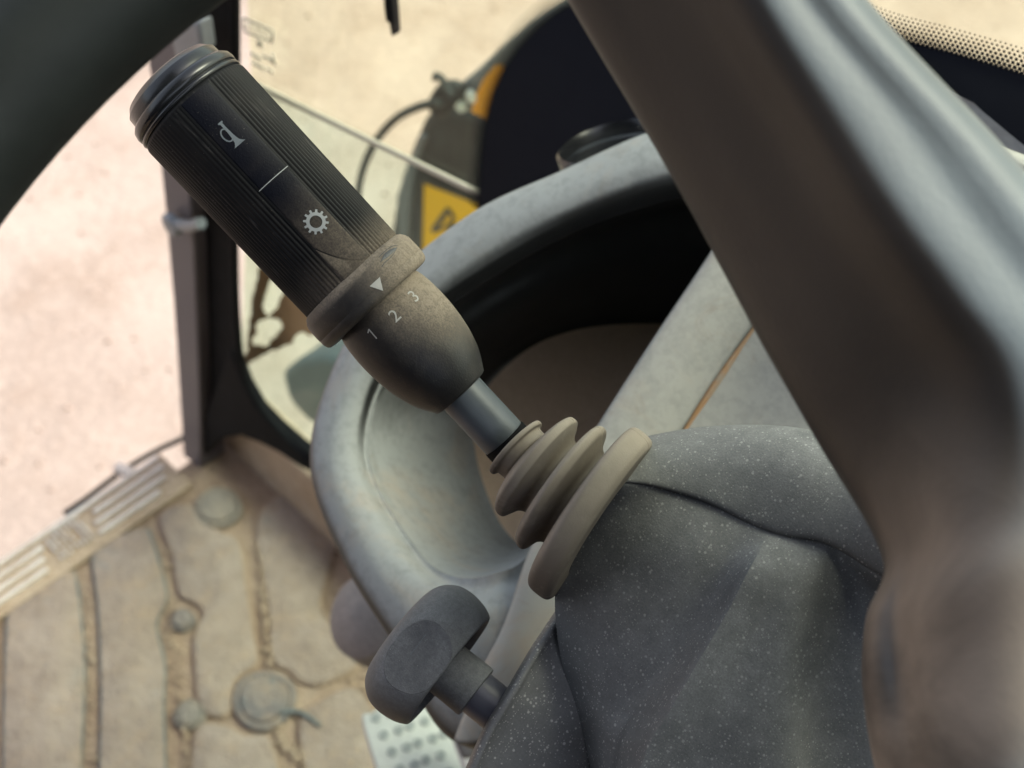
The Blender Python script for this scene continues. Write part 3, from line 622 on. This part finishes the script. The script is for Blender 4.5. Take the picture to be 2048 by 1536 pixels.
# ---------------------------------------------------------------- control stalk
k = .40/FPX
Z = Vector((-.68, .733, .10)).normalized(); X = (Vector((0, 0, 1)) - Z*Z.z).normalized(); Y = Z.cross(X)
ZW, XW, YW = CAMROT@Z, CAMROT@X, CAMROT@Y
st_rot = Matrix((XW, YW, ZW)).transposed()
st = thing('control_stalk', P(733, 583, .40), 'black ribbed control stalk with horn and gear symbols and dusty rubber bellows', 'control stalk', st_rot)
def stalk_mat(name, base, kind, rough=.5, spec=.5):
    n = NT(name); x_, y_, z_ = n.axis(0), n.axis(1), n.axis(2)
    fine = n.noise(1700, 3, .6); big = n.noise(110, 4, .6); mid = n.noise(500, 4, .6)
    if kind == 'barrel': f = n.math('MULTIPLY', n.ramp(z_, .020, .002), n.ramp(y_, -.022, .012, .15, .65))
    elif kind == 'panel': f = n.math('MULTIPLY', n.ramp(z_, .040, .008, .0, .45), 1.0)
    elif kind == 'collar': f = n.math('MAXIMUM', n.ramp(y_, -.006, .016, .06, .95), n.math('MULTIPLY', n.ramp(z_, .0022, .0055), n.ramp(y_, -.024, .002, .35, .95)))
    elif kind == 'sleeve': f = n.math('MULTIPLY', n.ramp(n.math('ADD', z_, n.math('MULTIPLY', y_, .45)), -.034, -.004), n.ramp(y_, -.011, .012, .05, 1.1))
    else: f = n.ramp(z_, -.07, -.03, .0, .10)
    f = n.math('ADD', f, n.math('MULTIPLY', n.math('SUBTRACT', big, .5), .30 if kind in ('collar', 'sleeve') else .12))
    f = n.math('MULTIPLY', f, n.ramp(mid, .25, .7, .70, 1.1)); f = n.math('MULTIPLY', f, n.ramp(fine, .3, .7, .70, 1.2), clamp=True)
    col = n.mix(f, base, (.235, .192, .145))
    if kind == 'barrel': col = n.mix(n.math('MULTIPLY', n.ramp(n.noise(1, 3, .6, .4, vscale=(420, 700, 45)), .64, .72), .10), col, (.30,.28,.26))
    col = n.mix(n.math('MULTIPLY', n.specks(1500, .2, .8), .35), col, (.30,.27,.23))
    n.bump(fine, .3, .0003)
    return n.done(col, n.ramp(f, 0, .6, rough, .9), spec=spec)
M['barrel'] = stalk_mat('stalk_barrel', (.0065,.0065,.007), 'barrel', .55, .15)
M['collar'] = stalk_mat('stalk_collar', (.012,.011,.0105), 'collar', .5, .4)
M['sleeve'] = stalk_mat('stalk_sleeve', (.011,.0105,.0105), 'sleeve', .45, .4)
M['panelm'] = stalk_mat('stalk_panel', (.003,.0035,.007), 'panel', .5, .12)
M['stem'] = seam_grain('stem_metal', (.060,.070,.080), .42, grain=1200, gstr=.15, var=.35)
mm = .001
PA0, PA1 = R(-6.5), R(26.8)
def ribs(r, h, a):
    if a > math.pi: a -= 2*math.pi
    if PA0-.02 < a < PA1+.02 or r < 17.5*mm: return r
    d = .34*mm
    if a < PA0: d *= .35 + .65*max(0, min(1, (.060-h)/.035))
    if h > 74.2*mm: d *= max(0, (75.2*mm-h)/mm)
    ph = (a - PA1)/R(4.2)
    return r - d*(.5-.5*math.cos(2*math.pi*ph))**1.4
prof = [(15*mm, 4*mm), (18.7*mm, 4.2*mm)] + [((18.75+.5*i/20)*mm, (4.4+i*3.48)*mm) for i in range(21)] + [(19.2*mm,74.6*mm),(18.9*mm,75.3*mm),(18.3*mm,75.7*mm),(17*mm,75.8*mm)]
m = MB(); m.lathe(prof, (0,0,0), (0,0,1), (1,0,0), seg=720, rf=ribs); obj('grip_barrel', m, M['barrel'], st, local=True, sharp=0)
m = MB(); m.lathe([(17.4*mm,75.2*mm),(18.9*mm,75.9*mm),(19.25*mm,76.5*mm),(19.1*mm,77.0*mm),(18.55*mm,77.3*mm),(18.5*mm,77.6*mm),(19.1*mm,78.0*mm),(19.25*mm,79.0*mm),(18.9*mm,80.6*mm),(18.0*mm,81.5*mm),(16.9*mm,81.8*mm)], (0,0,0), (0,0,1), (1,0,0), seg=128)
obj('end_ring', m, M['black_gloss'], st, local=True, sharp=60)
m = MB(); m.lathe([(17.2*mm,81.0*mm),(17.1*mm,82.2*mm),(16.9*mm,84.9*mm),(16.5*mm,85.2*mm),(15.3*mm,86.7*mm),(13.5*mm,87.4*mm),(10*mm,87.8*mm),(.01*mm,87.9*mm)], (0,0,0), (0,0,1), (1,0,0), seg=128, cap1=True)
obj('horn_button', m, M['black_gloss'], st, local=True, sharp=60)
def cyl(u, z, r, a0): a = a0 + u/r; return Vector((r*math.cos(a), r*math.sin(a), z))
AM = R(10.2)
# inset symbol panel: upper dark insert, lower insert that ends on an arc, plain dusty toe
def patch(name, zf0, zf1, r, mat_, raise_=.12*mm):
    m = MB(); rows = []
    for j in range(25):
        t = j/24; a = PA0 + (PA1-PA0)*t
        c = []
        for (q, dr) in ((0, -.4*mm), (.006, raise_*.6), (.02, raise_), (.98, raise_), (.994, raise_*.6), (1, -.4*mm)):
            zz = zf0(t) + (zf1(t)-zf0(t))*q; e = -.35*mm if t in (0, 1) else 0
            rr = (18.75 + .5*zz/.0776)*mm
            c.append(Vector(((rr+dr+e)*math.cos(a), (rr+dr+e)*math.sin(a), zz)))
        rows.append(c)
    m.grid(rows); return obj(name, m, mat_, st, local=True, sharp=60)
arc = lambda t: (19.2 - 26.5*t + 13.4*t*t)*mm
ZL = 41.6*mm
patch('horn_panel', lambda t: ZL+.25*mm, lambda t: 74.6*mm, 19*mm, M['panelm'])
patch('gear_panel', lambda t: arc(t)+.35*mm, lambda t: ZL-.25*mm, 19*mm, M['panelm'])
patch('panel_toe', lambda t: 4.5*mm, lambda t: arc(t)-.35*mm, 19*mm, M['panelm'], .22*mm)
def mark(name, quads, r, a0, zc, mat_, th=.18*mm):
    m = MB()
    for q in quads: m.add([cyl(u*mm, zc+v*mm, r, a0) for u, v in q], [list(range(len(q)))])
    return obj(name, m, mat_, st, local=True, sharp=0)
rp = 19.22*mm
mark('divider_line', [[(-5.7+i*.95,-.12),(-5.7+(i+1)*.95,-.12),(-5.7+(i+1)*.95,.12),(-5.7+i*.95,.12)] for i in range(12)], rp+.06*mm, AM, ZL, M['mark'])
def strip(pts, wd):
    out = []
    for i in range(len(pts)-1):
        (a, b), (c, d) = pts[i], pts[i+1]; l = math.hypot(c-a, d-b); nx, ny = -(d-b)/l, (c-a)/l
        w0, w1 = (wd(i), wd(i+1)) if callable(wd) else (wd, wd)
        out.append([(a-nx*w0/2, b-ny*w0/2), (c-nx*w1/2, d-ny*w1/2), (c+nx*w1/2, d+ny*w1/2), (a+nx*w0/2, b+ny*w0/2)])
    return out
q = strip([(-1.2,4.9),(.6,4.9)], .6) + strip([(-.3,4.9),(-.3,1.0)], .9)
bell = [(-.3,1.0),(-.3,-.6),(-.3,-1.8),(-.3,-2.9),(-.3,-3.7),(-.3,-4.3)]; bw_ = [.9,1.2,1.5,2.0,3.2,4.7]
q += strip(bell, lambda i: bw_[i]) + []
loop = [(-1.5+1.5*math.cos(a), .6+2.35*math.sin(a)) for a in [2*math.pi*i/28 for i in range(29)]]
q += strip(loop, .5)
q = [[(u*.88, v*.88) for u, v in a] for a in q]
mark('horn_symbol', q, rp+.2*mm, AM-R(.5), 58.9*mm, M['mark_dim'])
q = []
for i in range(48):
    a, b = 2*math.pi*i/48, 2*math.pi*(i+1)/48
    q.append([(1.85*math.cos(a),1.85*math.sin(a)),(1.85*math.cos(b),1.85*math.sin(b)),(2.85*math.cos(b),2.85*math.sin(b)),(2.85*math.cos(a),2.85*math.sin(a))])
for i in range(12):
    c = 2*math.pi*(i+.5)/12; h0, h1 = R(7.5), R(4.6)
    q.append([(2.84*math.cos(c-h0),2.84*math.sin(c-h0)),(2.84*math.cos(c+h0),2.84*math.sin(c+h0)),(3.72*math.cos(c+h1),3.72*math.sin(c+h1)),(3.72*math.cos(c-h1),3.72*math.sin(c-h1))])
mark('gear_symbol', q, rp+.02*mm, AM+R(1), 24.2*mm, M['mark'])
# collar
m = MB(); m.lathe([(17*mm,6.6*mm),(18.6*mm,6.5*mm),(19.5*mm,6.0*mm),(20.5*mm,4.6*mm),(20.95*mm,3.2*mm),(21.05*mm,0),(21.0*mm,-1.75*mm),(20.92*mm,-1.85*mm),(20.98*mm,-2.0*mm),(20.9*mm,-3.4*mm),(20.5*mm,-4.5*mm),(19.7*mm,-5.2*mm),(18.5*mm,-5.4*mm),(15*mm,-5.4*mm)],
    (0,0,0), (0,0,1), (1,0,0), seg=160, rf=lambda r, h, a: r + (.55*mm*math.exp(-((a-R(48))/.22)**2) if (r > 19*mm and h > 0) else 0))
obj('collar', m, M['collar'], st, local=True, sharp=50)
def tri(a, b, c, n_):
    out = []
    for i in range(n_):
        for j in range(n_-i):
            f_ = lambda x_, y_: (a[0]+(b[0]-a[0])*x_/n_+(c[0]-a[0])*y_/n_, a[1]+(b[1]-a[1])*x_/n_+(c[1]-a[1])*y_/n_)
            out.append([f_(i, j), f_(i+1, j), f_(i, j+1)])
            if j < n_-i-1: out.append([f_(i+1, j), f_(i+1, j+1), f_(i, j+1)])
    return out
mark('pointer', tri((-2.0,1.4),(2.1,1.4),(0,-2.2),5), 21.13*mm, R(12), -1.5*mm, M['mark_num'])
# smudge where the dust has been rubbed off the collar
sm = stalk_mat('rubbed_patch', (.018,.023,.032), 'stem', .4)
qq = []
for i in range(14):
    t0_, t1_ = i/14, (i+1)/14; wf = lambda t: 1.9*math.sin(math.pi*t)**.8
    cf = lambda t: .5*math.sin(3*t)
    qq.append([(-4+8*t0_, cf(t0_)-wf(t0_)/2), (-4+8*t1_, cf(t1_)-wf(t1_)/2), (-4+8*t1_, cf(t1_)+wf(t1_)/2), (-4+8*t0_, cf(t0_)+wf(t0_)/2)])
cprof = [(-1.75,21.0),(0,21.05),(3.2,20.95),(4.6,20.5),(6.0,19.5),(6.5,18.6)]
def collar_r(h, a):
    h = h/mm
    for (h0, r0), (h1, r1) in zip(cprof, cprof[1:]):
        if h <= h1: r = r0 + (r1-r0)*(h-h0)/(h1-h0); break
    else: r = 18.6
    return r*mm + (.55*mm*math.exp(-((a-R(48))/.22)**2) if h > 0 else 0) + .09*mm
def on_collar(u, v): a = R(38)+u/20.5; h = (3.0+v)*mm; r = collar_r(h, a); return Vector((r*math.cos(a), r*math.sin(a), h))
m = MB()
for a_, b_, wd_ in ((-4.2, 3.6, 1.5),):
    for i in range(22):
        for jj in range(4):
            def q2(i_, j_):
                t = i_/22; u = a_+(b_-a_)*t; ww = wd_*math.sin(math.pi*t)**.8*(1 if t > .35 else .35+t*1.85)
                return on_collar(u, .35*math.sin(3.2*t) + ww*(j_/4-.5))
            m.add([q2(i, jj), q2(i+1, jj), q2(i+1, jj+1), q2(i, jj+1)], [[0,1,2,3]])
obj('rubbed_patch', m, sm, st, local=True, sharp=0)
m = MB()
for pts in ([(-4.8,-1.3),(-3,-.95),(-1,-1.0),(1,-.75),(2.6,-.2)], [(-3.2,1.35),(-1,1.5),(1,1.45),(3.2,1.1),(4.3,.3)]):
    sp_ = spline([Vector((a, b, 0)) for a, b in pts], 6)
    for q_ in strip([(p.x, p.y) for p in sp_], .22): m.add([on_collar(*c) for c in q_], [[0,1,2,3]])
obj('rubbed_line', m, sm, st, local=True, sharp=0)
# sleeve, stem
def sleeve_r(h):
    t = -h/mm
    pts = [(4.5,15.2),(8,16.2),(14,16.75),(20,16.7),(26,16.1),(31,15.1),(36,13.5),(39.5,11.7),(41.6,10.4)]
    for (a, b), (c, d) in zip(pts, pts[1:]):
        if t <= c: return (b + (d-b)*(t-a)/(c-a))*mm
    return 10.4*mm
ctl = [(15.2,4.5),(16.2,8),(16.75,14),(16.7,20),(16.1,26),(15.1,31),(13.5,36),(11.7,39.5),(10.4,41.6)]
sp = spline([Vector((a, b, 0)) for a, b in ctl], 8)
prof = [(p.x*mm, -p.y*mm) for p in sp] + [(10.0*mm,-42.4*mm),(9.3*mm,-42.7*mm),(7.4*mm,-42.7*mm)]
m = MB(); m.lathe(prof, (0,0,0), (0,0,1), (1,0,0), seg=128); obj('taper_sleeve', m, M['sleeve'], st, local=True, sharp=50)
m = MB(); m.lathe([(7.45*mm,-41*mm),(7.45*mm,-62*mm),(7.3*mm,-62.4*mm),(7.3*mm,-63*mm),(7.45*mm,-63.4*mm),(7.45*mm,-80*mm)], (0,0,0), (0,0,1), (1,0,0), seg=64); obj('stem', m, M['stem'], st, local=True, sharp=50)
m = MB(); m.lathe([(7.62*mm,-62.2*mm),(7.75*mm,-63*mm),(7.75*mm,-74*mm)], (0,0,0), (0,0,1), (1,0,0), seg=64, rf=lambda r, h, a: r+.12*mm*math.sin(9*a+h*900)); obj('stem_seal', m, M['black'], st, local=True)
def text_quads(ch, size):
    cu = bpy.data.curves.new('glyph', 'FONT'); cu.body = ch; cu.size = size; cu.align_x = 'CENTER'; cu.align_y = 'CENTER'; cu.resolution_u = 6; cu.offset = .0
    to = bpy.data.objects.new('glyph', cu); COL.objects.link(to)
    dg = bpy.context.evaluated_depsgraph_get(); me = to.evaluated_get(dg).to_mesh()
    xs = [v.co.x for v in me.vertices]; ys = [v.co.y for v in me.vertices]; cx, cy = (min(xs)+max(xs))/2, (min(ys)+max(ys))/2
    out = [[(me.vertices[i].co.x-cx, me.vertices[i].co.y-cy) for i in p.vertices] for p in me.polygons]
    to.evaluated_get(dg).to_mesh_clear(); bpy.data.objects.remove(to); bpy.data.curves.remove(cu); return out
for ch, ang, zc in (('1', -25, -10.8), ('2', 6, -11.2), ('3', 36, -10.8)):
    m = MB()
    gq = text_quads(ch, 5.4) if ch != '1' else strip([(.35,1.85),(.35,0),(.35,-1.85)], .42) + strip([(.35,1.75),(-.25,1.35),(-.75,1.15)], .4)
    for q in gq:
        m.add([cyl(u*mm, 0, 1, 0)*0 + Vector(((sleeve_r((zc+v)*mm)+.22*mm)*math.cos(R(ang)+u/16.5), (sleeve_r((zc+v)*mm)+.22*mm)*math.sin(R(ang)+u/16.5), (zc+v)*mm)) for u, v in q], [list(range(len(q)))])
    obj({'1': 'numeral_one', '2': 'numeral_two', '3': 'numeral_three'}[ch], m, M['mark_num'], st, local=True, sharp=0)
# rubber bellows
n = NT('boot_rubber'); big = n.noise(45, 4, .6); fine = n.noise(1500, 3, .6); mid = n.noise(260, 4, .6)
col = n.mix(n.ramp(n.nz(), -.35, .75), (.050,.041,.035), (.25,.212,.168))
col = n.mix(n.ramp(big, .35, .7, 0, .35), col, (.14,.115,.09)); col = n.mix(n.ramp(mid, .5, .8, 0, .3), col, (.30,.265,.215))
n.bump(fine, .3, .0003); M['boot'] = n.done(col, .68)
def stn(px, py, d, ang, rpx, tilt=.2):
    c = P(px, py, d); a = R(ang); t = tilt
    return c, cdir(-math.sin(a)*math.cos(t), math.cos(a)*math.cos(t), -math.sin(t)), rpx*d/FPX
# angle = direction of the chord (up right), from the small lip to the wide flange
key = [(1036,899,.400,45.0,44),(1034,897,.400,45.5,56),(1029,892,.400,46,64),(1028,891,.400,46,69),(1031,894,.400,46,71),(1035,898,.400,46.2,69),(1037,900,.400,46.4,62),(1042,905,.400,46.8,60),(1050,912,.400,47.4,60),
       (1054,916,.401,48.4,66),(1058,920,.401,49.4,94),(1062,923,.401,50.2,107),(1067,927,.401,50.8,118),(1074,933,.402,51.2,122),(1080,938,.402,51.6,120),(1083,940,.402,51.8,114),(1086,943,.402,52.0,106),(1091,948,.402,52.4,93),(1098,954,.403,52.8,86),(1105,960,.403,53.2,85),
       (1108,963,.403,53.6,104),(1111,965,.403,54,130),(1114,968,.404,54.6,141),(1120,973,.404,55,147),(1127,979,.405,55,147),(1131,982,.405,55,141),(1134,985,.405,55,130),(1139,989,.405,55,116),(1146,995,.406,55.2,108),(1153,1001,.406,55.4,107),
       (1156,1004,.406,55.6,128),(1158,1006,.407,56,160),(1161,1008,.407,56.2,180),(1166,1012,.407,56.4,189),(1173,1018,.407,56.5,192),(1184,1027,.408,56.5,192.5),(1196,1037,.409,56.5,191),(1203,1043,.410,56.5,185),(1206,1045,.410,56.5,172),(1206,1045,.410,56.5,120)]
ks = []
for px, py, d, an, r_ in key: ks.append((Vector((px, py, d*1000)), Vector((an, r_, 0))))
pa = spline([a for a, b in ks], 3); pb = spline([b for a, b in ks], 3)
m = MB(); rows = []; SEG = 512
for a, b in zip(pa, pb):
    c, nn, rr = stn(a.x, a.y, a.z/1000, b.x, b.y); xx = (cdir(0,0,1) - nn*cdir(0,0,1).dot(nn)).normalized(); yy = nn.cross(xx)
    rows.append([c + (xx*math.cos(t) + yy*math.sin(t))*rr*(1 + .008*math.sin(2*t+b.y*.05) + .006*math.sin(3*t+b.y*.1) + (-.022*math.exp(-((t-R(74))/.014)**2) + .008*math.exp(-((t-R(79))/.03)**2))) for t in (2*math.pi*q/SEG for q in range(SEG))])
m.grid(rows, cu=True); obj('rubber_bellows', m, M['boot'], st, sharp=70)

# ---------------------------------------------------------------- locking knob
kd = .425
KA = Vector((-.795, .60, -.16)).normalized()          # from the shaft towards the cap
KX = (Vector((0, .0, 1)) - KA*KA.z).normalized(); KY = KA.cross(KX)
krot = Matrix((CAMROT@KX, CAMROT@KY, CAMROT@KA)).transposed()
kn = thing('adjuster_knob', P(845, 1298, kd), 'dark grey round knob with a flat oval face on a purple grey shaft', 'knob', krot)
RK = 24.0
def flat(mb, lim, ang):
    ca, sa = math.cos(ang), math.sin(ang)
    for i, v in enumerate(mb.v):
        d = v.x*ca + v.y*sa
        if d > lim: mb.v[i] = Vector((v.x-(d-lim)*ca, v.y-(d-lim)*sa, v.z))
kp = [(.01,10.2),(8,10.2),(14,9.9),(18,8.9),(21,6.7),(23.2,3.4),(24,0),(24,-3.5),(23.3,-7.5),(21.9,-10.6),(20.8,-11.4),(19.9,-11.0),(19.2,-8.5),(18.6,-6),(17,-4),(9,-3.6)]
kp = [(p.x*mm, p.y*mm) for p in spline([Vector((a, b, 0)) for a, b in kp], 6)]
m = MB(); m.lathe(kp, (0,0,0), (0,0,1), (1,0,0), seg=256); 
FL = 20.9*mm
flat(m, FL, R(4)); obj('knob_cap', m, M['knob'], kn, local=True, sharp=24)
up_, dn_ = [], []
for r_, h_ in kp:
    if r_ > FL and h_ > -11.2*mm: hw = math.sqrt(r_*r_-FL*FL); up_.append((hw, h_)); dn_.append((-hw, h_))
oc = up_ + dn_[::-1]; ca = R(4); m = MB(); oc = [(u, v) for u, v in oc]
def fq(u, v, o_): return Vector(((FL+o_)*math.cos(ca)-u*math.sin(ca), (FL+o_)*math.sin(ca)+u*math.cos(ca), v))
cv_ = sum(v for u, v in oc)/len(oc); ro = [[fq(u*k_, cv_+(v-cv_)*k_, o_) for u, v in oc] for k_, o_ in ((1.0,-.6*mm),(1.0,.12*mm),(.985,.26*mm),(.9,.26*mm),(.5,.26*mm),(.02,.26*mm))]
m.grid(ro, cu=True); obj('knob_face', m, M['knob_face'], kn, local=True, sharp=25, label='darker flat oval face')
m = MB(); ca = R(4)
def fp_(u, v): return Vector(((FL+.30*mm)*math.cos(ca)-u*mm*math.sin(ca), (FL+.30*mm)*math.sin(ca)+u*mm*math.cos(ca), v*mm))
m.add([fp_(-1,-.10),fp_(7,-.06),fp_(7,.06),fp_(-1,.06)], [[0,1,2,3]]); obj('mould_line', m, M['mark_dim'], kn, local=True)
m = MB(); m.lathe([(9*mm,-2*mm),(9.1*mm,-10*mm),(9.2*mm,-21.6*mm),(9.0*mm,-22.4*mm),(8.3*mm,-22.6*mm),(7.3*mm,-22.6*mm)], (0,0,0), (0,0,1), (1,0,0), seg=96)
obj('knob_hub', m, M['knob'], kn, local=True, sharp=40)
m = MB(); m.lathe([(7.5*mm,-21*mm),(7.5*mm,-37*mm)], (0,0,0), (0,0,1), (1,0,0), seg=64, cap1=True); obj('knob_shaft', m, M['knob_shaft'], kn, local=True)
